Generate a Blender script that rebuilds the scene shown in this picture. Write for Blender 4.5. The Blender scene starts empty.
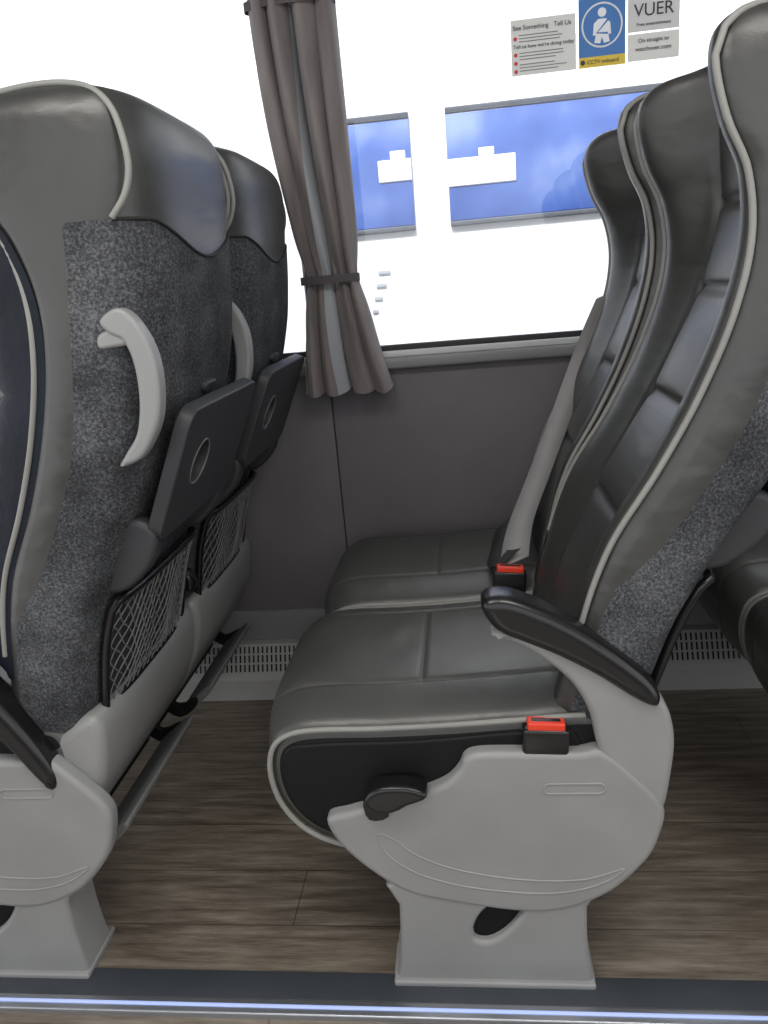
import bpy, bmesh, math, random
from mathutils import Vector, Matrix
random.seed(3)
SC=bpy.context.scene
COL=bpy.context.collection
try:
    SC.view_settings.view_transform='Standard'
except Exception: pass

# ---------------------------------------------------------------- materials
def newmat(name):
    m=bpy.data.materials.new(name); m.use_nodes=True
    nt=m.node_tree; b=nt.nodes['Principled BSDF']; return m,nt,b
def N(nt,t,**k):
    n=nt.nodes.new(t)
    for a,v in k.items(): setattr(n,a,v)
    return n
def objco(nt,scale=(1,1,1)):
    tc=N(nt,'ShaderNodeTexCoord'); mp=N(nt,'ShaderNodeMapping'); mp.inputs['Scale'].default_value=scale
    nt.links.new(tc.outputs['Object'],mp.inputs['Vector']); return mp.outputs['Vector']
def noise(nt,vec,sc,det=4,rough=.55):
    n=N(nt,'ShaderNodeTexNoise'); n.inputs['Scale'].default_value=sc; n.inputs['Detail'].default_value=det; n.inputs['Roughness'].default_value=rough
    nt.links.new(vec,n.inputs['Vector']); return n.outputs['Fac']
def ramp(nt,fac,cols):
    r=N(nt,'ShaderNodeValToRGB'); e=r.color_ramp.elements
    e[0].position=cols[0][0]; e[0].color=(*cols[0][1],1); e[1].position=cols[-1][0]; e[1].color=(*cols[-1][1],1)
    for p,c in cols[1:-1]:
        x=e.new(p); x.color=(*c,1)
    nt.links.new(fac,r.inputs['Fac']); return r.outputs['Color']
def bump(nt,h,strength,dist,normal=None):
    b=N(nt,'ShaderNodeBump'); b.inputs['Strength'].default_value=strength; b.inputs['Distance'].default_value=dist
    nt.links.new(h,b.inputs['Height'])
    if normal is not None: nt.links.new(normal,b.inputs['Normal'])
    return b.outputs['Normal']
def simple(name,col,rough=.5,metal=0,spec=.5,var=.12,bsc=60,bst=.05):
    m,nt,b=newmat(name); v=objco(nt)
    f=noise(nt,v,8,3)
    lo=tuple(c*(1-var) for c in col); hi=tuple(c*(1+var) for c in col)
    nt.links.new(ramp(nt,f,[(.3,lo),(.7,hi)]),b.inputs['Base Color'])
    b.inputs['Roughness'].default_value=rough; b.inputs['Metallic'].default_value=metal
    b.inputs['Specular IOR Level'].default_value=spec
    nt.links.new(bump(nt,noise(nt,v,bsc,3),bst,.002),b.inputs['Normal'])
    return m
def leather_into(nt,b,v,c0,c1,wr=.6):
    nt.links.new(ramp(nt,noise(nt,v,5,4),[(.3,c0),(.7,c1)]),b.inputs['Base Color'])
    nt.links.new(ramp(nt,noise(nt,v,11,3),[(.3,(.34,)*3),(.75,(.45,)*3)]),b.inputs['Roughness'])
    b.inputs['Specular IOR Level'].default_value=.75
    vo=N(nt,'ShaderNodeTexVoronoi'); vo.inputs['Scale'].default_value=420; nt.links.new(v,vo.inputs['Vector'])
    mp=N(nt,'ShaderNodeMapping'); mp.inputs['Scale'].default_value=(1.0,.35,1.4); nt.links.new(v,mp.inputs['Vector'])
    n1=bump(nt,noise(nt,mp.outputs['Vector'],14,2,.5),wr,.008)
    n2=bump(nt,vo.outputs['Distance'],.12,.0008,n1)
    nt.links.new(n2,b.inputs['Normal'])
LC0=(.027,.028,.027); LC1=(.041,.041,.038)
M_leather,nt,b=newmat('grey_leather'); leather_into(nt,b,objco(nt),(.048,.049,.047),(.070,.070,.065),.45)
M_back,nt,b=newmat('leather_and_felt'); v=objco(nt); leather_into(nt,b,v,LC0,LC1,.45)
b2=N(nt,'ShaderNodeBsdfPrincipled'); b2.inputs['Roughness'].default_value=.95; b2.inputs['Specular IOR Level'].default_value=.12
f1=noise(nt,v,260,5,.85); f2=noise(nt,v,12,3)
mx=N(nt,'ShaderNodeMath',operation='MULTIPLY_ADD'); nt.links.new(f2,mx.inputs[0]); mx.inputs[1].default_value=.36; nt.links.new(f1,mx.inputs[2])
nt.links.new(ramp(nt,mx.outputs[0],[(.52,(.017,.018,.020)),(.69,(.058,.061,.066)),(.86,(.175,.182,.193))]),b2.inputs['Base Color'])
nt.links.new(bump(nt,f1,.5,.002),b2.inputs['Normal'])
at=N(nt,'ShaderNodeAttribute'); at.attribute_name='felt'
gt=N(nt,'ShaderNodeMath',operation='GREATER_THAN'); gt.inputs[1].default_value=0; nt.links.new(at.outputs['Fac'],gt.inputs[0])
ms=N(nt,'ShaderNodeMixShader'); nt.links.new(gt.outputs[0],ms.inputs[0]); nt.links.new(b.outputs[0],ms.inputs[1]); nt.links.new(b2.outputs[0],ms.inputs[2])
nt.links.new(ms.outputs[0],nt.nodes['Material Output'].inputs['Surface'])

M_side=simple('black_cushion_vinyl',(.009,.009,.010),.55,spec=.22)
M_plast=simple('silver_grey_plastic',(.275,.277,.275),.38,var=.06,bsc=300,bst=.08)
M_handle=simple('handle_plastic',(.27,.275,.278),.4,var=.04)
M_foot=simple('footrest_grey',(.17,.173,.175),.45,var=.04)
M_black=simple('black_plastic',(.009,.009,.010),.26,var=.1)
M_tray=simple('dark_grey_tray',(.034,.036,.041),.5,var=.08,bsc=400,bst=.1)
M_pipe=simple('piping',(.25,.25,.235),.5,var=.08)
M_net=simple('net_cord',(.17,.17,.17),.8)
M_red=simple('red_button',(.75,.05,.02),.35,var=.05)
M_belt=simple('belt_webbing',(.30,.29,.29),.6,var=.06,bsc=900,bst=.5)
M_beltd=simple('dark_webbing',(.03,.03,.035),.8,bsc=900,bst=.5)
M_thread=simple('stitch_thread',(.02,.02,.02),.8)

# ---------------------------------------------------------------- geometry helpers
def catmull(pts,n=8,closed=True):
    out=[];L=len(pts)
    rng=range(L) if closed else range(L-1)
    for i in rng:
        if closed: p0,p1,p2,p3=[Vector(pts[(i+k)%L]) for k in (-1,0,1,2)]
        else: p0,p1,p2,p3=[Vector(pts[min(max(i+k,0),L-1)]) for k in (-1,0,1,2)]
        for j in range(n):
            t=j/n
            out.append(.5*((2*p1)+(-p0+p2)*t+(2*p0-5*p1+4*p2-p3)*t*t+(-p0+3*p1-3*p2+p3)*t**3))
    if not closed: out.append(Vector(pts[-1]))
    return out
def tab(T,z,c):
    zs=[r[0] for r in T]
    if z<=zs[0]: return T[0][c]
    if z>=zs[-1]: return T[-1][c]
    for i in range(len(T)-1):
        if zs[i]<=z<=zs[i+1]: break
    def sl(k):
        a=max(k-1,0); b_=min(k+1,len(T)-1); return (T[b_][c]-T[a][c])/(T[b_][0]-T[a][0])
    h=zs[i+1]-zs[i]; t=(z-zs[i])/h
    return (2*t**3-3*t**2+1)*T[i][c]+(t**3-2*t**2+t)*h*sl(i)+(-2*t**3+3*t**2)*T[i+1][c]+(t**3-t**2)*h*sl(i+1)
def sstep(a,b,x):
    t=min(max((x-a)/(b-a),0),1); return t*t*(3-2*t)
def mesh_from(name,verts,faces,mat,smooth=True,sharp=None):
    me=bpy.data.meshes.new(name); me.from_pydata([tuple(v) for v in verts],[],faces)
    bm=bmesh.new(); bm.from_mesh(me); bmesh.ops.recalc_face_normals(bm,faces=bm.faces); bm.to_mesh(me); bm.free()
    if not isinstance(mat,(list,tuple)): mat=[mat]
    for m in mat: me.materials.append(m)
    if smooth:
        me.shade_smooth()
        if sharp: me.set_sharp_from_angle(angle=math.radians(sharp))
    return me
def obj2mesh(cu,name,mat,M=None,sharp=35):
    o=bpy.data.objects.new(name,cu); COL.objects.link(o)
    dg=bpy.context.evaluated_depsgraph_get(); dg.update()
    me=bpy.data.meshes.new_from_object(o.evaluated_get(dg)); me.name=name
    bpy.data.objects.remove(o); bpy.data.curves.remove(cu)
    if M is not None: me.transform(M)
    me.materials.clear(); me.materials.append(mat)
    me.shade_smooth(); me.set_sharp_from_angle(angle=math.radians(sharp))
    return me
XZ=Matrix(((1,0,0,0),(0,0,-1,0),(0,1,0,0),(0,0,0,1)))
def prism(name,outline,y0,y1,bev,mat,holes=(),smooth=6,M=None):
    cu=bpy.data.curves.new(name,'CURVE'); cu.dimensions='2D'; cu.fill_mode='BOTH'
    for o in [outline]+list(holes):
        pts=catmull([(p[0],p[1]) for p in o],smooth) if smooth else [Vector(p) for p in o]
        s=cu.splines.new('POLY'); s.points.add(len(pts)-1)
        for i,p in enumerate(pts): s.points[i].co=(p.x,p.y,0,1)
        s.use_cyclic_u=True
    cu.extrude=max((y1-y0)/2-bev,.0001); cu.bevel_depth=bev; cu.bevel_resolution=4; cu.offset=-bev
    T=Matrix.Translation((0,(y0+y1)/2,0))@XZ
    if M is not None: T=M@T
    return obj2mesh(cu,name,mat,T)
def tube(name,pts,r,mat,cyc=False,radii=None,res=3):
    cu=bpy.data.curves.new(name,'CURVE'); cu.dimensions='3D'; cu.bevel_depth=r; cu.bevel_resolution=res; cu.use_fill_caps=True
    lists=pts if isinstance(pts[0],list) else [pts]
    for L in lists:
        s=cu.splines.new('POLY'); s.points.add(len(L)-1)
        for i,p in enumerate(L):
            s.points[i].co=(*p,1)
            if radii: s.points[i].radius=radii[i]
        s.use_cyclic_u=cyc
    return obj2mesh(cu,name,mat,sharp=60)
def boxmesh(name,x0,x1,y0,y1,z0,z1,mat,bev=.003):
    bm=bmesh.new(); bmesh.ops.create_cube(bm,size=1)
    for v in bm.verts:
        v.co=Vector(((x0+x1)/2+v.co.x*(x1-x0),(y0+y1)/2+v.co.y*(y1-y0),(z0+z1)/2+v.co.z*(z1-z0)))
    if bev: bmesh.ops.bevel(bm,geom=bm.edges[:],offset=bev,segments=3,affect='EDGES',profile=.5)
    me=bpy.data.meshes.new(name); bm.to_mesh(me); bm.free(); me.materials.append(mat)
    me.shade_smooth(); me.set_sharp_from_angle(angle=math.radians(35)); return me
def empty(name,loc=(0,0,0)):
    e=bpy.data.objects.new(name,None); e.empty_display_size=.1; e.location=loc; COL.objects.link(e); return e
def put(me,name,parent=None,M=None):
    o=bpy.data.objects.new(name,me); COL.objects.link(o)
    if parent: o.parent=parent
    if M is not None: o.matrix_local=M
    return o

# ---------------------------------------------------------------- seat back
# z, pipe edge, centre, sideRear, rearCentre, halfwidth
T=[(.40,.09,.11,.18,.215,.200),(.50,.105,.125,.20,.235,.210),(.58,.12,.142,.215,.255,.214),(.65,.135,.162,.24,.282,.215),
(.71,.155,.184,.262,.310,.215),(.80,.20,.226,.295,.36,.215),(.90,.24,.268,.322,.400,.215),(1.0,.266,.302,.345,.428,.214),
(1.08,.27,.318,.355,.440,.212),(1.15,.252,.320,.365,.446,.210),(1.20,.222,.312,.382,.450,.208),(1.25,.203,.303,.395,.452,.205),
(1.28,.20,.298,.400,.448,.202),(1.300,.208,.296,.398,.440,.197),(1.315,.228,.30,.388,.424,.188),(1.325,.265,.31,.36,.39,.172)]
FB=[(.40,.0,),(.58,.10),(.62,.14),(.70,.205),(.79,.255),(.87,.29),(.95,.31),(1.05,.325),(1.157,.337),(1.4,.34)]
BT=[(.40,0),(.55,.004),(.70,.010),(.82,.014),(1.0,.014),(1.08,.010),(1.16,.003),(1.22,0),(1.4,0)]
ZG=[.70,.86,1.02,1.14]
def ztop(u):
    return 1.165-.042*math.cos(min(abs(u)/.8,1)*math.pi/2)**1.2
def front_x(u,z):
    a=abs(u); xc=tab(T,z,2); B=tab(BT,z,1)*(1.0 if u<0 else 0); cr=tab(T,z,1)
    s=sstep(.46,.86,a); x=xc+(cr-B-xc)*s
    if a>.84:
        t=min((a-.84)/.13,1); x+=B*(1-math.sqrt(max(0,1-t*t)))
    if a>.90: x+=.018*((a-.90)/.10)**2
    k=[.40]+ZG+[1.36]
    for i in range(len(k)-1):
        if k[i]<=z<=k[i+1]:
            t=(z-k[i])/(k[i+1]-k[i]); 
            if a<.5: x-=.012*math.sin(math.pi*t)**.6*max(math.cos(a/.5*math.pi/2),0)**.5
    x+=.007*math.exp(-((a-.5)/.022)**2)
    if a<.5:
        for g in ZG: x+=.007*math.exp(-((z-g)/.006)**2)
    return x
def rear_x(u,z):
    a=min(abs(u),1); xs=tab(T,z,3); rc=tab(T,z,4)
    return xs+(rc-xs)*(1-a**4)**.5
def pt_rear(u,z,off=0):
    w=tab(T,z,5); return Vector((rear_x(u,z)+off,u*w,z))
def build_back():
    zs=[]; z=.40
    while z<1.28: zs.append(z); z+=.007
    zs+=[1.282,1.288,1.294,1.300,1.305,1.310,1.315,1.319,1.322,1.325]
    V=[];A=[];F=[]
    NF,NS,NR=84,12,44
    for z in zs:
        w=tab(T,z,5)
        ring=[]
        for i in range(NF):
            u=-1+2*i/(NF-1); ring.append((front_x(u,z),u*w,-.05))
        def fab(x,u):
            return min(ztop(u)-z, x-tab(FB,z,1))
        x0=front_x(1,z); xs=tab(T,z,3)
        if xs<x0+.01: xs=x0+.01
        for i in range(1,NS+1):
            t=i/(NS+1); x=x0+(xs-x0)*t; ring.append((x,w+.005*math.sin(math.pi*t),fab(x,1)))
        for i in range(NR):
            ph=math.pi*i/(NR-1); u=math.cos(ph); u=math.copysign(abs(u)**.8,u)
            x=rear_x(u,z); fa=min(ztop(u)-z,x-tab(FB,z,1)); 
            ring.append((x+.004*sstep(0,.008,fa),u*w,fa))
        for i in range(NS,0,-1):
            t=i/(NS+1); x=x0+(xs-x0)*t; ring.append((x,-w-.005*math.sin(math.pi*t),fab(x,1)))
        for x,y,f in ring: V.append((x,y,z)); A.append(f)
    n=NF+2*NS+NR
    for k in range(len(zs)-1):
        for i in range(n):
            j=(i+1)%n; F.append((k*n+i,k*n+j,(k+1)*n+j,(k+1)*n+i))
    for k,fl in ((0,0),(len(zs)-1,1)):
        cx=sum(V[k*n+i][0] for i in range(n))/n; V.append((cx,0,zs[k]+(.004 if fl else 0))); A.append(-.05); c=len(V)-1
        for i in range(n): F.append((k*n+i,k*n+(i+1)%n,c))
    me=mesh_from('seat_back',V,F,M_back)
    at=me.attributes.new('felt','FLOAT','POINT')
    for i,a in enumerate(A): at.data[i].value=a
    return me
P_back=[]; P_base=[]; P_aisle=[]; P_arm=[]; P_sup=[]; P_buck=[]
P_back.append((build_back(),'backrest'))
for sgn,nm in ((-1,'piping_near'),(1,'piping_far')):
    L=[]
    z=.58
    while z<1.275:
        w=tab(T,z,5); L.append(Vector((front_x(sgn*.95,z)-.003,sgn*(.95*w+.004),z))); z+=.012
    top=[(.208,.198,1.292),(.228,.189,1.310),(.266,.178,1.322),(.316,.176,1.327),(.362,.178,1.324),(.396,.188,1.311),(.418,.197,1.288),(.428,.202,1.255),(.430,.204,1.22),(.420,.206,1.19),(.400,.208,1.166)]
    L+=[Vector((x,sgn*y,z)) for x,y,z in catmull(top,4,False)]
    P_back.append((tube(nm,L,.0041,M_pipe),nm))
L=[pt_rear(math.sin(math.pi/2*(-1+2*i/40))*.97,ztop(math.sin(math.pi/2*(-1+2*i/40))),.002) for i in range(41)]
P_back.append((tube('felt_seam',L,.0022,M_thread),'felt_seam'))
# grab handle
H=catmull([(.366,1.046),(.390,1.060),(.411,1.046),(.428,1.008),(.431,.965),(.423,.92),(.406,.888),(.386,.866),(.358,.858),(.368,.874),(.388,.90),(.399,.94),(.401,.985),(.393,1.018),(.375,1.030)],5)
P_back.append((prism('grab_handle',[(p.x,p.y) for p in H],-.224,-.197,.006,M_handle,smooth=0),'grab_handle'))
P_back.append((prism('handle_mount',[(.358,1.026),(.372,1.034),(.402,1.036),(.402,1.016),(.375,1.012),(.358,1.012)],-.221,-.190,.005,M_handle,smooth=3),'handle_mount'))
# tray table
def rrect(w,h,r,n=5):
    o=[]
    for cx,cy,a0 in ((w/2-r,h/2-r,0),(-w/2+r,h/2-r,90),(-w/2+r,-h/2+r,180),(w/2-r,-h/2+r,270)):
        for i in range(n+1):
            a=math.radians(a0+90*i/n); o.append((cx+r*math.cos(a),cy+r*math.sin(a)))
    return o
ang=math.atan2(.080,.180)
upv=Vector((math.sin(ang),0,math.cos(ang))); yv=Vector((0,1,0)); nv=Vector((math.cos(ang),0,-math.sin(ang)))
TM=Matrix((yv,nv,upv)).transposed().to_4x4(); TM.translation=Vector((.400,0,.828))
hole=[(-.070+.036*math.cos(2*math.pi*i/28),.004+.036*math.sin(2*math.pi*i/28)) for i in range(28)]
P_back.append((prism('tray_table',rrect(.345,.205,.028),-.011,.011,.003,M_tray,holes=[hole],smooth=0,M=TM),'tray_table'))
P_back.append((prism('tray_cup_recess',[(p[0]*1.0-.0,p[1]) for p in hole],-.014,-.009,.001,M_thread,smooth=0,M=TM),'tray_cup_recess'))
P_back.append((tube('tray_cup_rim',[TM@Vector((p[0],.0106,p[1])) for p in hole],.0012,M_foot,cyc=True),'tray_cup_rim'))
P_back.append((prism('tray_latch',rrect(.05,.018,.008),-.010,.012,.004,M_tray,smooth=0,M=Matrix.Translation((.012,0,.108))@TM),'tray_latch'))
for sgn in (-1,1):
    P_back.append((prism('tray_hinge',[(.252,.690),(.260,.725),(.290,.755),(.335,.770),(.365,.750),(.355,.705),(.315,.665),(.28,.655),(.258,.668)],sgn*.155-.016,sgn*.155+.016,.010,M_tray,smooth=4),'tray_hinge'))
# net pocket
def npt(u,s,extra=0):
    z=.462+(.645-.462)*s
    return pt_rear(u,z,.010+extra)
fr=[]
for i in range(24): fr.append(npt(-.8+1.6*i/24,1,.01))
for i in range(12): fr.append(npt(.8,1-i/12,.004))
for i in range(24): fr.append(npt(.8-1.6*i/24,0))
for i in range(12): fr.append(npt(-.8,i/12,.004))
P_back.append((tube('net_frame',fr,.007,M_black,cyc=True),'net_frame'))
V=[];F=[]
for j in range(9):
    for i in range(25): V.append(npt(-.8+1.6*i/24,j/8,-.004))
for j in range(8):
    for i in range(24): F.append((j*25+i,j*25+i+1,(j+1)*25+i+1,(j+1)*25+i))
P_back.append((mesh_from('pocket_panel',V,F,M_tray),'pocket_panel'))
lines=[]
nd=16
for k in range(-8,nd+8):
    for dr in (1,-1):
        L=[]
        for i in range(41):
            s=i/40; uu=(k/nd)+dr*(s-.5)*.40+.007*math.sin(s*15.7+k*2.1+dr)
            if -.0<=uu<=1.0:
                u=-.8+1.6*uu
                L.append(npt(u,s,.004+.012*math.sin(math.pi*s)*math.sin(math.pi*uu)+.006*s)+Vector((0,0,.005*math.sin(uu*17+dr*1.3)*math.sin(math.pi*s))))
        if len(L)>1: lines.append(L)
P_back.append((tube('net_cords',lines,.0012,M_net,res=1),'net_cords'))
# ---------------------------------------------------------------- cushion
prof=catmull([(.15,.462),(.05,.457),(-.06,.450),(-.16,.447),(-.24,.447),(-.285,.440),(-.312,.418),(-.321,.375),(-.312,.325),(-.285,.282),(-.245,.255),(-.19,.243),(-.08,.25),(.08,.25),(.17,.28),(.19,.38),(.185,.44)],7)
profC=prof
fine=[]
for i,p in enumerate(prof):
    q=prof[(i+1)%len(prof)]
    fine.append(p)
    if p.y>.40 and q.y>.40 and (p-q).length>.01:
        for t in (.25,.5,.75): fine.append(p.lerp(q,t))
prof=fine
def build_cushion():
    n=len(prof); c=Vector((-.07,.36)); V=[];F=[]
    nor=[]
    for i in range(n):
        t=(prof[(i+1)%n]-prof[i-1]).normalized(); nn=Vector((t.y,-t.x)); 
        if nn.dot(prof[i]-c)<0: nn=-nn
        nor.append(nn)
    NU=90
    for k in range(NU+1):
        u=-1+2*k/NU; a=abs(u)
        for i in range(n):
            p=prof[i].copy(); nn=nor[i]
            d=0
            if a>.92: d-=.014*(1-math.sqrt(max(0,1-((a-.92)/.08)**2)))
            topn=max(nn.y,0)+.45*max(-nn.x,0)
            d+=.033*(1-a**4)*min(topn,1)*sstep(.19,.10,p.x)
            if nn.y>.5:
                d-=.003*math.exp(-((a-.6)/.014)**2)
                if a<.6: d-=.003*math.exp(-((p.x+.09)/.0035)**2)
            elif nn.x<-.2 and p.y>.30: d-=.003*math.exp(-((a-.6)/.014)**2)
            q=p+nn*d
            V.append((q.x,u*.212,q.y))
    for k in range(NU):
        for i in range(n):
            j=(i+1)%n; F.append((k*n+i,k*n+j,(k+1)*n+j,(k+1)*n+i))
    for k in (0,NU):
        F.append(tuple(k*n+i for i in range(n)))
    me=mesh_from('cushion',V,F,[M_leather,M_side],sharp=50)
    for p in me.polygons:
        if len(p.vertices)>4: p.material_index=1
    return me
P_base.append((build_cushion(),'cushion'))
for sgn in (-1,1):
    L=[]
    for p in profC:
        if not (p.x>.14 or (p.y<.27 and p.x>-.18)):
            d=(p-Vector((-.07,.36))).normalized()*.001
            L.append(Vector((p.x+d.x,sgn*.2125,p.y+d.y)))
    P_base.append((tube('cushion_piping',L,.0042,M_pipe),'cushion_piping'))
P_base.append((prism('cushion_side_pad',[(-.297,.41),(-.25,.425),(-.10,.428),(.06,.44),(.13,.43),(.12,.30),(.0,.27),(-.18,.262),(-.25,.28),(-.295,.33)],-.2165,-.200,.004,M_side,smooth=4),'cushion_side_pad'))
P_base.append((prism('base_shell',[(.02,.405),(.12,.42),(.18,.450),(.218,.472),(.240,.466),(.245,.43),(.230,.36),(.192,.29),(.145,.232),(.09,.20),(.0,.20),(-.06,.22),(-.10,.26)],-.212,.212,.018,M_plast,smooth=5),'base_shell'))
lr=[]
for y,z in rrect(.095,.024,.011):
    zz=.39+z; lr.append(Vector((.2375-(.42-zz)*.18,-.10+y,zz)))
P_base.append((tube('rear_label_rim',lr,.0018,M_plast,cyc=True),'rear_label_rim'))
P_base.append((boxmesh('rail_front',-.16,-.12,-.2,.21,.19,.24,M_side,.004),'rail_front'))
P_base.append((boxmesh('rail_rear',.06,.10,-.2,.21,.16,.21,M_side,.004),'rail_rear'))
# footrest
DX,DZ=-.014,.024
fr_o=[(.165+DX,.168+DZ),(.19+DX,.190+DZ),(.232+DX,.222+DZ),(.240+DX,.212+DZ),(.205+DX,.178+DZ),(.175+DX,.155+DZ)]
P_base.append((prism('footrest',fr_o,-.165,.165,.004,M_foot,smooth=4),'footrest'))
for k in range(4):
    x=.184+.014*k+DX; z=.166+.0120*k+DZ
    P_base.append((tube('footrest_rib',[Vector((x,-.15,z)),Vector((x,.15,z))],.0022,M_tray),'footrest_rib'))
for sgn in (-1,1):
    P_base.append((prism('footrest_arm',[(.12,.24),(.15,.21),(.19,.225),(.19,.205),(.15,.180),(.11,.21)],sgn*.172-.006,sgn*.172+.006,.002,M_side,smooth=3),'footrest_arm'))
def buckle(x,y,z,rot=0,h=.05):
    out=[]
    b1=boxmesh('buckle_body',-.030,.034,-.013,.013,-h,.008,M_black,.005)
    b2=boxmesh('buckle_button',-.024,.028,-.0105,.0105,.004,.018,M_red,.003)
    b3=boxmesh('buckle_slot',-.018,.022,-.004,.004,.016,.0185,M_black,.0005)
    M=Matrix.Translation((x,y,z))@Matrix.Rotation(rot,4,'Y')
    for m in (b1,b2,b3): m.transform(M); out.append((m,m.name.split('.')[0]))
    return out
# ---------------------------------------------------------------- aisle side parts
panel=[(-.240,.307),(-.205,.322),(-.172,.332),(-.11,.350),(-.062,.370),(-.040,.392),(-.030,.412),(-.008,.420),(.048,.420),(.125,.417),(.160,.420),(.20,.385),(.243,.330),(.238,.275),(.216,.229),(.159,.172),(.07,.142),(-.066,.160),(-.142,.185),(-.213,.250)]
P_aisle.append((prism('side_panel',panel,-.238,-.208,.009,M_plast,smooth=5),'side_panel'))
P_aisle.append((tube('panel_crease',[Vector((x,-.2376,z)) for x,z in catmull([(-.165,.285),(-.150,.245),(-.10,.210),(-.02,.188),(.08,.180),(.15,.195),(.19,.225),(.13,.205),(.04,.205),(-.05,.222),(-.11,.248),(-.14,.275)],6)],.0016,M_plast,cyc=True),'panel_crease'))
P_aisle.append((tube('panel_label',[Vector((.12+p[0],-.2382,.362+p[1])) for p in rrect(.085,.016,.008)],.0015,M_plast,cyc=True),'panel_label'))
lev=[(-.172,.345),(-.176,.362),(-.155,.380),(-.115,.382),(-.088,.372),(-.090,.360),(-.115,.350),(-.128,.342),(-.15,.336)]
P_aisle.append((prism('recline_lever',lev,-.262,-.225,.008,M_black,smooth=5),'recline_lever'))
P_aisle.append((prism('lever_stem',[(-.175,.315),(-.18,.35),(-.15,.36),(-.145,.32)],-.245,-.215,.004,M_black,smooth=3),'lever_stem'))
ped=[(-.140,.20),(-.144,.15),(-.147,.09),(-.152,.03),(-.160,.004),(-.155,.0),(-.05,.0),(.08,.0),(.142,.0),(.147,.004),(.142,.04),(.138,.09),(.138,.15),(.140,.20)]
hol=[(-.032,.090),(-.030,.118),(-.010,.148),(.024,.160),(.044,.150),(.036,.128),(.014,.100),(-.012,.084)]
P_aisle.append((prism('pedestal',ped,-.235,-.15,.008,M_plast,holes=[hol],smooth=3),'pedestal'))
P_aisle.append((prism('pedestal_inner',[(-.05,.06),(-.05,.18),(.06,.18),(.06,.06)],-.222,-.16,.002,M_side,smooth=0),'pedestal_inner'))
P_aisle.append((boxmesh('pedestal_flange',-.162,.149,-.243,-.14,0,.012,M_plast,.004),'pedestal_flange'))
col=[(.015,.600),(.05,.585),(.09,.556),(.123,.520),(.144,.475),(.155,.42),(.18,.36),(.225,.318),(.243,.322),(.252,.37),(.256,.44),(.240,.495),(.20,.53),(.13,.575),(.06,.612)]
P_sup.append((prism('armrest_support',col,-.236,-.196,.010,M_plast,smooth=5),'armrest_support'))
arm=[(.004,.640),(.010,.655),(.032,.658),(.062,.648),(.11,.622),(.165,.582),(.215,.537),(.234,.508),(.230,.490),(.205,.500),(.15,.540),(.10,.570),(.055,.592),(.022,.610)]
P_arm.append((prism('armrest_pad',arm,-.247,-.190,.015,M_black,smooth=5),'armrest_pad'))
P_buck+=buckle(.082,-.222,.445,.05,.035)
P_mid=[]
P_mid+=buckle(.050,-.205,.500,.1)
marm=[(.115,.53),(.118,.575),(.135,.592),(.16,.585),(.21,.56),(.25,.54),(.25,.50),(.19,.50),(.13,.512)]
P_mid.append((prism('middle_armrest',marm,-.238,-.205,.010,M_black,smooth=4),'middle_armrest'))
def ribbon(name,pts,wid,mat,th=.0015):
    V=[];F=[]
    for i,(p,wd) in enumerate(zip(pts,wid)):
        p=Vector(p); wd=Vector(wd)
        V+= [p-wd/2,p+wd/2]
    for i in range(len(pts)-1): F.append((2*i,2*i+1,2*i+3,2*i+2))
    me=mesh_from(name,V,F,mat)
    bm=bmesh.new(); bm.from_mesh(me); bmesh.ops.solidify(bm,geom=bm.faces[:],thickness=th); bm.to_mesh(me); bm.free()
    return me
cpts=catmull([(.315,.212,1.00),(.266,.212,.89),(.196,.12,.75),(.130,.0,.64),(.082,-.10,.565),(.062,-.185,.515)],6,False)
wds=[Vector((.058,.012,.02)) for _ in cpts]
P_mid.append((ribbon('seat_belt',cpts,wds,M_belt),'seat_belt'))
P_mid.append((ribbon('lap_belt',catmull([(.055,-.19,.53),(.03,-.15,.515),(.04,-.05,.512),(.06,.04,.53),(.12,.12,.52),(.17,.2,.49)],5,False),[Vector((.04,.01,.03))]*26,M_beltd),'lap_belt'))
# padded navy cover on the front of the left aisle seat back (child of that seat)
M_jk,nt,b=newmat('navy_quilted_nylon'); v=objco(nt)
nt.links.new(ramp(nt,noise(nt,v,9,3),[(.3,(.004,.006,.012)),(.7,(.009,.013,.024))]),b.inputs['Base Color']); b.inputs['Roughness'].default_value=.55; b.inputs['Specular IOR Level'].default_value=.25
nt.links.new(bump(nt,noise(nt,v,28,4),.6,.006),b.inputs['Normal'])
V=[];F=[];NZ=60;NY=44
zz=[.54+(1.175-.54)*j/(NZ-1) for j in range(NZ)]
for z in zz:
    q=abs(math.sin((z-.54)/.105*math.pi))**.5
    e=min(sstep(.54,.60,z),1-.6*sstep(1.12,1.175,z))
    for i in range(NY):
        u=-.985+1.8*i/(NY-1); a=(2*i/(NY-1)-1)
        th=(.070+.022*q+.008*math.sin(z*23+u*5))*e*(1-abs(a)**5)**.5+.003
        V.append((front_x(u,z)-th,u*.213,z))
    for i in range(NY-1,-1,-1):
        u=-.985+1.8*i/(NY-1); V.append((front_x(u,z)-.002,u*.213,z))
n=2*NY
for k in range(NZ-1):
    for i in range(n): F.append((k*n+i,k*n+(i+1)%n,(k+1)*n+(i+1)%n,(k+1)*n+i))
F.append(tuple(range(n))); F.append(tuple((NZ-1)*n+i for i in range(n)))
ME_jk=mesh_from('padded_cover',V,F,M_jk,sharp=70)

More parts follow.
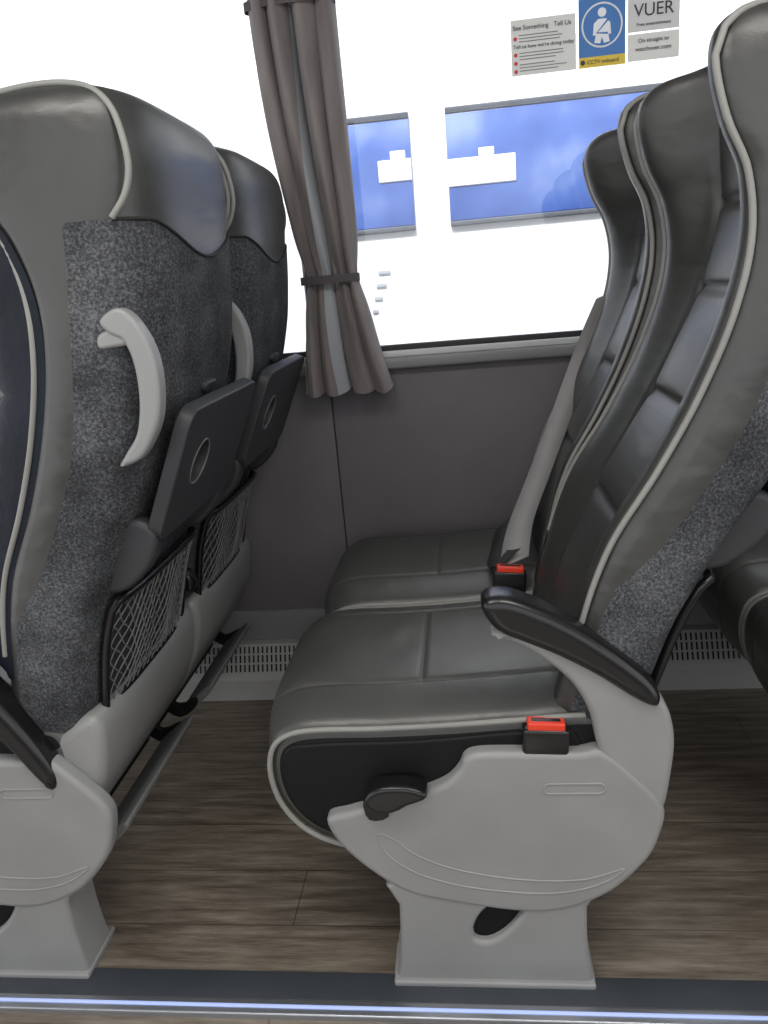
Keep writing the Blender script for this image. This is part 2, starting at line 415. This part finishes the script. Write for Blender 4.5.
PIV=Vector((.15,0,.42))
def rotm(a,p=PIV): return Matrix.Translation(p)@Matrix.Rotation(a,4,'Y')@Matrix.Translation(-p)
def seat(x,y,rec,aisle,arm_down=False,dz=0):
    e=empty('coach_seat',(x,y,0))
    for m,n in P_base: put(m,n,e)
    for m,n in P_back: put(m,n,e,Matrix.Translation((0,0,dz))@rotm(rec))
    if aisle:
        for m,n in P_aisle: put(m,n,e)
        if arm_down:
            A=Matrix.Translation((-.066,0,-.122))@rotm(math.radians(22),Vector((.23,0,.49)))
            for m,n in P_arm: put(m,n,e,A)
            put(ME_jk,'padded_cover',e)
        else:
            for m,n in P_arm+P_sup+P_buck: put(m,n,e)
    else:
        for m,n in P_mid: put(m,n,e)
    return e
RY=1.165; WY=1.605; D=.82
RR=math.radians
seat(0,RY,RR(5.8),True,dz=.014); seat(.012,WY,RR(4.0),False,dz=.012)
seat(-D,RY,0,True,True); seat(-D,WY,0,False)
seat(D,RY,RR(6),True); seat(D,WY,RR(6),False)

# ---------------------------------------------------------------- room
M_floor,nt,b=newmat('wood_effect_vinyl')
v=objco(nt)
br=N(nt,'ShaderNodeTexBrick'); br.offset=.37; br.inputs['Scale'].default_value=1; br.inputs['Brick Width'].default_value=.95; br.inputs['Row Height'].default_value=.13
br.inputs['Mortar Size'].default_value=.0014; br.inputs['Color1'].default_value=(.25,.25,.25,1); br.inputs['Color2'].default_value=(.8,.8,.8,1); br.inputs['Mortar'].default_value=(.5,.5,.5,1)
nt.links.new(v,br.inputs['Vector'])
mp=N(nt,'ShaderNodeMapping'); mp.inputs['Scale'].default_value=(2.0,20,1); nt.links.new(v,mp.inputs['Vector'])
wn=noise(nt,mp.outputs['Vector'],3,8,.62)
mp2=N(nt,'ShaderNodeMapping'); mp2.inputs['Scale'].default_value=(5,70,1); nt.links.new(v,mp2.inputs['Vector'])
wn2=noise(nt,mp2.outputs['Vector'],4,6,.7)
a1=N(nt,'ShaderNodeMath',operation='MULTIPLY_ADD'); nt.links.new(wn2,a1.inputs[0]); a1.inputs[1].default_value=.40; nt.links.new(wn,a1.inputs[2])
a2=N(nt,'ShaderNodeMath',operation='MULTIPLY_ADD'); nt.links.new(br.outputs['Color'],a2.inputs[0]); a2.inputs[1].default_value=.14; nt.links.new(a1.outputs[0],a2.inputs[2])
wc=ramp(nt,a2.outputs[0],[(.48,(.066,.052,.040)),(.64,(.120,.097,.075)),(.78,(.185,.155,.122)),(1.0,(.30,.26,.21))])
dk=N(nt,'ShaderNodeMixRGB'); mf=N(nt,'ShaderNodeMath',operation='MULTIPLY'); mf.inputs[1].default_value=.6; nt.links.new(br.outputs['Fac'],mf.inputs[0])
nt.links.new(mf.outputs[0],dk.inputs[0]); nt.links.new(wc,dk.inputs[1]); dk.inputs[2].default_value=(.03,.023,.018,1)
nt.links.new(dk.outputs[0],b.inputs['Base Color'])
b.inputs['Roughness'].default_value=.38
nt.links.new(bump(nt,a2.outputs[0],.25,.002),b.inputs['Normal'])
put(boxmesh('floor',-3,3,.935,1.9,-.06,0,M_floor,0),'floor')
put(boxmesh('aisle_floor',-3,3,-1.2,.868,-.06,-.004,M_floor,0),'floor_aisle')
M_strip=simple('rubber_strip',(.042,.050,.060),.5,bsc=200,bst=.2)
M_alu=simple('aluminium',(.42,.44,.48),.32,metal=.8,var=.05)
put(boxmesh('trim_1',-3,3,.893,.945,-.06,.004,M_strip,.002),'trim_1')
put(boxmesh('trim_2',-3,3,.866,.893,-.06,.006,M_alu,.003),'trim_2')
m,nt,b=newmat('led_strip'); b.inputs['Emission Color'].default_value=(.40,.50,1,1); b.inputs['Emission Strength'].default_value=.45; b.inputs['Base Color'].default_value=(.4,.5,.8,1)
put(boxmesh('led',-3,3,.877,.882,.004,.0085,m,.001),'led_strip_light')

M_wall=simple('wall_laminate',(.135,.125,.135),.6,var=.05,bsc=250,bst=.15)
M_wall2=simple('wall_trim_grey',(.21,.21,.215),.5,var=.04)
w=empty('wall_window_side')
put(boxmesh('wall_panel_a',-3,-.3375,1.872,1.91,.0,.885,M_wall,.003),'panel_a',w)
put(boxmesh('wall_panel_b',-.3355,3,1.872,1.91,.0,.885,M_wall,.003),'panel_b',w)
put(boxmesh('wall_back',-3,3,1.90,1.93,-.1,.88,M_side,0),'panel_backing',w)
put(boxmesh('wall_skirt',-3,3,1.862,1.875,.150,.235,M_wall2,.003),'skirt',w)
put(boxmesh('wall_head',-3,3,1.872,1.93,1.78,2.1,M_wall2,.003),'header',w)
put(boxmesh('wall_opposite',-3,3,-1.25,-1.2,-.06,.62,M_wall,.003),'wall_opposite_side')
wf=empty('window_1')
M_sill=simple('sill_grey',(.55,.56,.57),.4,var=.03)
M_rub=simple('rubber_gasket',(.02,.02,.022),.6)
put(boxmesh('sill',-3,3,1.845,1.90,.862,.890,M_wall2,.008),'sill',wf)
put(boxmesh('sill_rail',-3,3,1.858,1.885,.890,.905,M_sill,.003),'rail_bottom',wf)
put(boxmesh('sill_lip',-3,3,1.872,1.895,.903,.918,M_rub,.002),'gasket_bottom',wf)
put(boxmesh('rail_top',-3,3,1.868,1.90,1.76,1.79,M_rub,.002),'gasket_top',wf)
put(boxmesh('pillar',-.375,-.255,1.868,1.92,.88,1.80,M_sill,.005),'pillar',wf)
for px in (-1.9,1.3,2.6): put(boxmesh('pillar_b',px,px+.1,1.868,1.92,.88,1.80,M_sill,.005),'pillar',wf)
gm,nt,b=newmat('window_glass')
tr=N(nt,'ShaderNodeBsdfTransparent'); tr.inputs[0].default_value=(.96,.97,.98,1); gl=N(nt,'ShaderNodeBsdfGlossy'); gl.inputs['Roughness'].default_value=.02
mi=N(nt,'ShaderNodeMixShader'); mi.inputs[0].default_value=.04; nt.links.new(tr.outputs[0],mi.inputs[1]); nt.links.new(gl.outputs[0],mi.inputs[2]); nt.links.new(mi.outputs[0],nt.nodes['Material Output'].inputs['Surface'])
put(boxmesh('glass',-3,3,1.888,1.892,.90,1.785,gm,0),'glass',wf)
M_ceil=simple('ceiling_lining',(.40,.40,.41),.8,var=.03)
put(boxmesh('ceiling',-3,3,-1.2,1.95,2.0,2.06,M_ceil,0),'ceiling')
M_heat=simple('heater_beige',(.36,.36,.35),.5,var=.04)
h=empty('heater_vent')
def heater(x0,x1):
    hp=[(1.872,.0),(1.800,.0),(1.798,.06),(1.803,.075),(1.838,.150),(1.872,.150)]
    V=[(x0,y,z) for y,z in hp]+[(x1,y,z) for y,z in hp]; n=len(hp)
    F=[tuple(range(n)),tuple(range(n,2*n))]+[(i,(i+1)%n,(i+1)%n+n,i+n) for i in range(n)]
    me=mesh_from('heater_body',V,F,M_heat,smooth=False); put(me,'body',h)
    V=[];F=[]
    x=x0+.02
    while x<x1-.02:
        for (t0,t1) in ((.10,.34),(.40,.64),(.70,.92)):
            q=[]
            for (xx,t) in ((x,t0),(x+.0045,t0),(x+.0045,t1),(x,t1)):
                q.append((xx,1.803+.035*t-.0012,.075+.075*t+.0006))
            k=len(V); V+=q; F.append((k,k+1,k+2,k+3))
        x+=.0125
    me=mesh_from('heater_slots',V,F,M_side,smooth=False); put(me,'slots',h)
heater(-2.6,2.6)

# ---------------------------------------------------------------- curtain
M_cur,nt,b=newmat('curtain_cloth'); v=objco(nt)
mp=N(nt,'ShaderNodeMapping'); mp.inputs['Scale'].default_value=(1,1,.15); nt.links.new(v,mp.inputs['Vector'])
c1=ramp(nt,noise(nt,mp.outputs['Vector'],26,3),[(.3,(.145,.126,.124)),(.7,(.225,.200,.196))])
at=N(nt,'ShaderNodeAttribute'); at.attribute_name='stripe'
g1=N(nt,'ShaderNodeMath',operation='GREATER_THAN'); g1.inputs[1].default_value=0; nt.links.new(at.outputs['Fac'],g1.inputs[0])
mc=N(nt,'ShaderNodeMixRGB'); nt.links.new(g1.outputs[0],mc.inputs[0]); nt.links.new(c1,mc.inputs[1]); mc.inputs[2].default_value=(.34,.36,.39,1)
nt.links.new(mc.outputs[0],b.inputs['Base Color']); b.inputs['Roughness'].default_value=.9
b.inputs['Sheen Weight'].default_value=.2
nt.links.new(bump(nt,noise(nt,v,500,2),.3,.001),b.inputs['Normal'])
ce=empty('window_curtain')
CT=[(.825,-.392,-.185),(.90,-.385,-.205),(1.0,-.372,-.225),(1.075,-.362,-.238),(1.10,-.362,-.240),(1.2,-.378,-.238),(1.4,-.405,-.238),(1.6,-.418,-.240),(1.74,-.420,-.240)]
V=[];F=[];ST=[];NZ=70;NX=170
for j in range(NZ):
    z=.825+(1.74-.825)*j/(NZ-1); xl=tab(CT,z,1); xr=tab(CT,z,2)
    pinch=1-.6*math.exp(-((z-1.085)/.05)**2)
    for i in range(NX):
        t=i/(NX-1)
        ph=t*2*math.pi*4.2+.5*math.sin(z*5)+1.5*math.sin(t*6)
        y=1.812+.032*pinch*math.sin(ph)+.007*math.sin(ph*2.3+z*7)
        x=xl+(xr-xl)*t+.012*math.cos(ph)*pinch
        V.append((x,y,z+(.008*math.sin(ph) if j==0 else 0)))
        ST.append(.085-abs(t-.50-.03*math.sin(z*4)))
for j in range(NZ-1):
    for i in range(NX-1): F.append((j*NX+i,j*NX+i+1,(j+1)*NX+i+1,(j+1)*NX+i))
me=mesh_from('curtain_cloth',V,F,M_cur)
at=me.attributes.new('stripe','FLOAT','POINT')
for i,a in enumerate(ST): at.data[i].value=a
put(me,'cloth',ce)
M_tie=simple('curtain_tie',(.09,.08,.085),.9)
for zt,xl,xr in ((1.082,-.368,-.232),(1.64,-.425,-.232)):
    o=[]
    for i in range(32):
        a=2*math.pi*i/32; o.append(((xl+xr)/2+(xr-xl)/2*math.cos(a)*1.02,1.812+.036*math.sin(a)))
    V=[];F=[]
    for dz in (-.009,.009):
        for k,(x,y) in enumerate(o): V.append((x,y,zt+dz))
    for i in range(32): F.append((i,(i+1)%32,32+(i+1)%32,32+i))
    me=mesh_from('tie_band',V,F,M_tie); put(me,'tie_band',ce)

# ---------------------------------------------------------------- signs on the glass
def flat(name,x0,x1,z0,z1,y,mat,parent):
    return put(boxmesh(name,x0,x1,y-.001,y,z0,z1,mat,0),name,parent)
def mk(name,c,rough=.5):
    return simple(name,c,rough,var=.03)
M_w=mk('sticker_white',(.76,.76,.74)); M_b=mk('sticker_blue',(.05,.19,.50)); M_y=mk('sticker_yellow',(.75,.55,.05)); M_g=mk('sticker_grey',(.66,.66,.66)); M_k=mk('sticker_ink',(.03,.03,.04)); M_r=mk('sticker_red',(.6,.03,.04)); M_ww=mk('sticker_bright',(.85,.87,.9)); M_li=mk('line_ink',(.25,.25,.25))
def text(body,x,z,size,mat,parent,y=1.8838,align='LEFT'):
    cu=bpy.data.curves.new('txt','FONT'); cu.body=body; cu.size=size; cu.extrude=.0003; cu.align_x=align
    me=obj2mesh(cu,'lettering',mat,Matrix.Translation((x,y,z))@Matrix.Rotation(math.pi/2,4,'X')); put(me,'lettering',parent)
s1=empty('notice_sticker'); Y=1.886
flat('sheet',.133,.270,1.470,1.577,Y,M_w,s1)
text('See Something   Tell Us',.137,1.557,.0128,M_k,s1)
text('Tell us how we\'re doing today',.137,1.522,.0105,M_k,s1)
for z in (1.546,1.540,1.534,1.512,1.506,1.500,1.490,1.484,1.478):
    flat('line',.150,.225+random.random()*.03,z,z+.0018,1.8848,M_li,s1)
for z in (1.541,1.510,1.494,1.478):
    me=prism('red_dot',[(.142+.004*math.cos(a*math.pi/6),z+.004*math.sin(a*math.pi/6)) for a in range(12)],1.8842,1.8848,.0001,M_r,smooth=0); put(me,'red_dot',s1)
s2=empty('seatbelt_sticker')
flat('sheet_blue',.276,.373,1.490,1.600,Y,M_b,s2); flat('sheet_yellow',.276,.373,1.470,1.490,Y,M_y,s2)
cx,cz=.3245,1.548
put(tube('ring',[Vector((cx+.041*math.cos(2*math.pi*i/36),1.8845,cz+.041*math.sin(2*math.pi*i/36))) for i in range(36)],.002,M_ww,cyc=True),'ring',s2)
put(prism('figure_head',[(cx+.009*math.cos(a*math.pi/6),cz+.024+.009*math.sin(a*math.pi/6)) for a in range(12)],1.8842,1.885,.0001,M_ww,smooth=0),'figure_head',s2)
put(prism('figure_body',[(cx-.008,cz+.012),(cx+.008,cz+.012),(cx+.017,cz+.004),(cx+.019,cz-.018),(cx+.013,cz-.018),(cx+.012,cz-.012),(cx+.016,cz-.032),(cx+.004,cz-.034),(cx,cz-.022),(cx-.004,cz-.034),(cx-.016,cz-.032),(cx-.012,cz-.012),(cx-.013,cz-.018),(cx-.019,cz-.018),(cx-.017,cz+.004)],1.8842,1.885,.0001,M_ww,smooth=0),'figure_body',s2)
put(tube('figure_belt',[Vector((cx+.013,1.8838,cz+.010)),Vector((cx-.011,1.8838,cz-.014)),Vector((cx+.012,1.8838,cz-.016))],.0019,M_b),'figure_belt',s2)
put(prism('yellow_dot',[(.284+.005*math.cos(a*math.pi/6),1.480+.005*math.sin(a*math.pi/6)) for a in range(12)],1.8842,1.8848,.0001,M_k,smooth=0),'camera_icon',s2)
text('CCTV onboard',.293,1.4765,.0105,M_k,s2)
s3=empty('wifi_sticker')
flat('sheet_grey',.378,.484,1.527,1.600,Y,M_g,s3); flat('sheet_low',.378,.484,1.472,1.523,Y,M_w,s3)
text('VUER',.431,1.555,.034,M_k,s3,align='CENTER')
text('Free entertainment',.431,1.537,.009,M_k,s3,align='CENTER')
text('On straight to',.431,1.506,.011,M_k,s3,align='CENTER'); text('watchvuer.com',.431,1.490,.012,M_k,s3,align='CENTER')

# ---------------------------------------------------------------- outside
M_ow=simple('coach_white_paint',(.85,.86,.88),.4,var=.02)
M_ob,nt,b=newmat('coach_blue_glass'); v=objco(nt)
nt.links.new(ramp(nt,noise(nt,v,2.6,3),[(.33,(.045,.09,.32)),(.52,(.09,.165,.48)),(.72,(.28,.37,.64))]),b.inputs['Base Color']); b.inputs['Roughness'].default_value=.2
M_of=simple('coach_frame_dark',(.10,.11,.13),.5)
oc=empty('parked_coach')
YO=3.2
put(boxmesh('oc_body',-5,5,YO+.03,YO+2.4,-.8,2.3,M_ow,.05),'body',oc)
def opane(x0,x1,z0,z1):
    put(boxmesh('oc_glass',x0,x1,YO+.012,YO+.034,z0,z1,M_ob,.004),'side_glass',oc)
    for a,b_,c,d in ((x0,x1,z0-.018,z0),(x0,x1,z1,z1+.022)):
        put(boxmesh('oc_frame',a,b_,YO+.008,YO+.036,c,d,M_of,.003),'glass_frame',oc)
opane(-.60,-.17,1.275,1.66); opane(-.03,1.25,1.275,1.66); opane(1.4,2.6,1.275,1.66); opane(-2.6,-1.5,1.275,1.66)
for a in ((-.30,-.17,1.44,1.52),(-.25,-.19,1.52,1.55),(-.03,.23,1.40,1.50),(.09,.15,1.50,1.53),(.75,.95,1.42,1.52)):
    put(boxmesh('oc_brightview',a[0],a[1],YO+.006,YO+.02,a[2],a[3],M_ow,.004),'bright_view_plate',oc)  # added white plates imitate bright see-through windows behind the blue panes
M_lab=mk('label_pale',(.42,.44,.48))
for k in range(4):
    put(boxmesh('oc_lab',-.37+.012*k,-.345+.02*k,YO+.022,YO+.032,.95+.05*k,.965+.05*k,M_lab,.001),'fleet_label',oc)
for wx in (-3.2,3.2):
    put(prism('oc_wheel',[(wx+.5*math.cos(a*math.pi/16),-.7+.5*math.sin(a*math.pi/16)) for a in range(32)],YO+.0,YO+.25,.03,M_rub,smooth=0),'wheel',oc)
M_gr=simple('concrete_ground',(.6,.6,.6),.9)
put(boxmesh('ground',-12,12,-8,12,-1.3,-1.2,M_gr,0),'ground')

# ---------------------------------------------------------------- light
W=bpy.data.worlds.new('world'); SC.world=W; W.use_nodes=True
bg=W.node_tree.nodes['Background']; bg.inputs[0].default_value=(.97,.985,1,1); bg.inputs[1].default_value=1.62
sl=bpy.data.lights.new('sun','SUN'); sl.energy=5; sl.angle=.1; so=bpy.data.objects.new('sun',sl); COL.objects.link(so)
so.rotation_euler=Vector((.15,.64,-.77)).to_track_quat('-Z','Y').to_euler()
for i,(x,y) in enumerate(((-.5,.3),(.6,.3))):
    al=bpy.data.lights.new('ceiling_fill','AREA'); al.shape='RECTANGLE'; al.size=.8; al.size_y=.25; al.energy=10; al.color=(1,.96,.90)  # unseen area lights added under the ceiling to brighten the interior
    ao=bpy.data.objects.new('ceiling_fill',al); ao.location=(x,y,1.97); COL.objects.link(ao)

# ---------------------------------------------------------------- camera
C=Vector((0,0,1.06)); yaw=math.radians(7); pit=math.radians(16.6); roll=math.radians(5)
Fw=Vector((-math.sin(yaw)*math.cos(pit),math.cos(yaw)*math.cos(pit),-math.sin(pit)))
R0=Vector((math.cos(yaw),math.sin(yaw),0)); U0=R0.cross(Fw)
R=math.cos(roll)*R0-math.sin(roll)*U0; U=math.sin(roll)*R0+math.cos(roll)*U0
cd=bpy.data.cameras.new('camera'); co=bpy.data.objects.new('camera',cd); COL.objects.link(co)
M=Matrix((R,U,-Fw)).transposed().to_4x4(); M.translation=C; co.matrix_world=M
cd.sensor_fit='VERTICAL'; cd.sensor_height=36; cd.lens=36*760/1024; cd.clip_start=.02
SC.camera=co
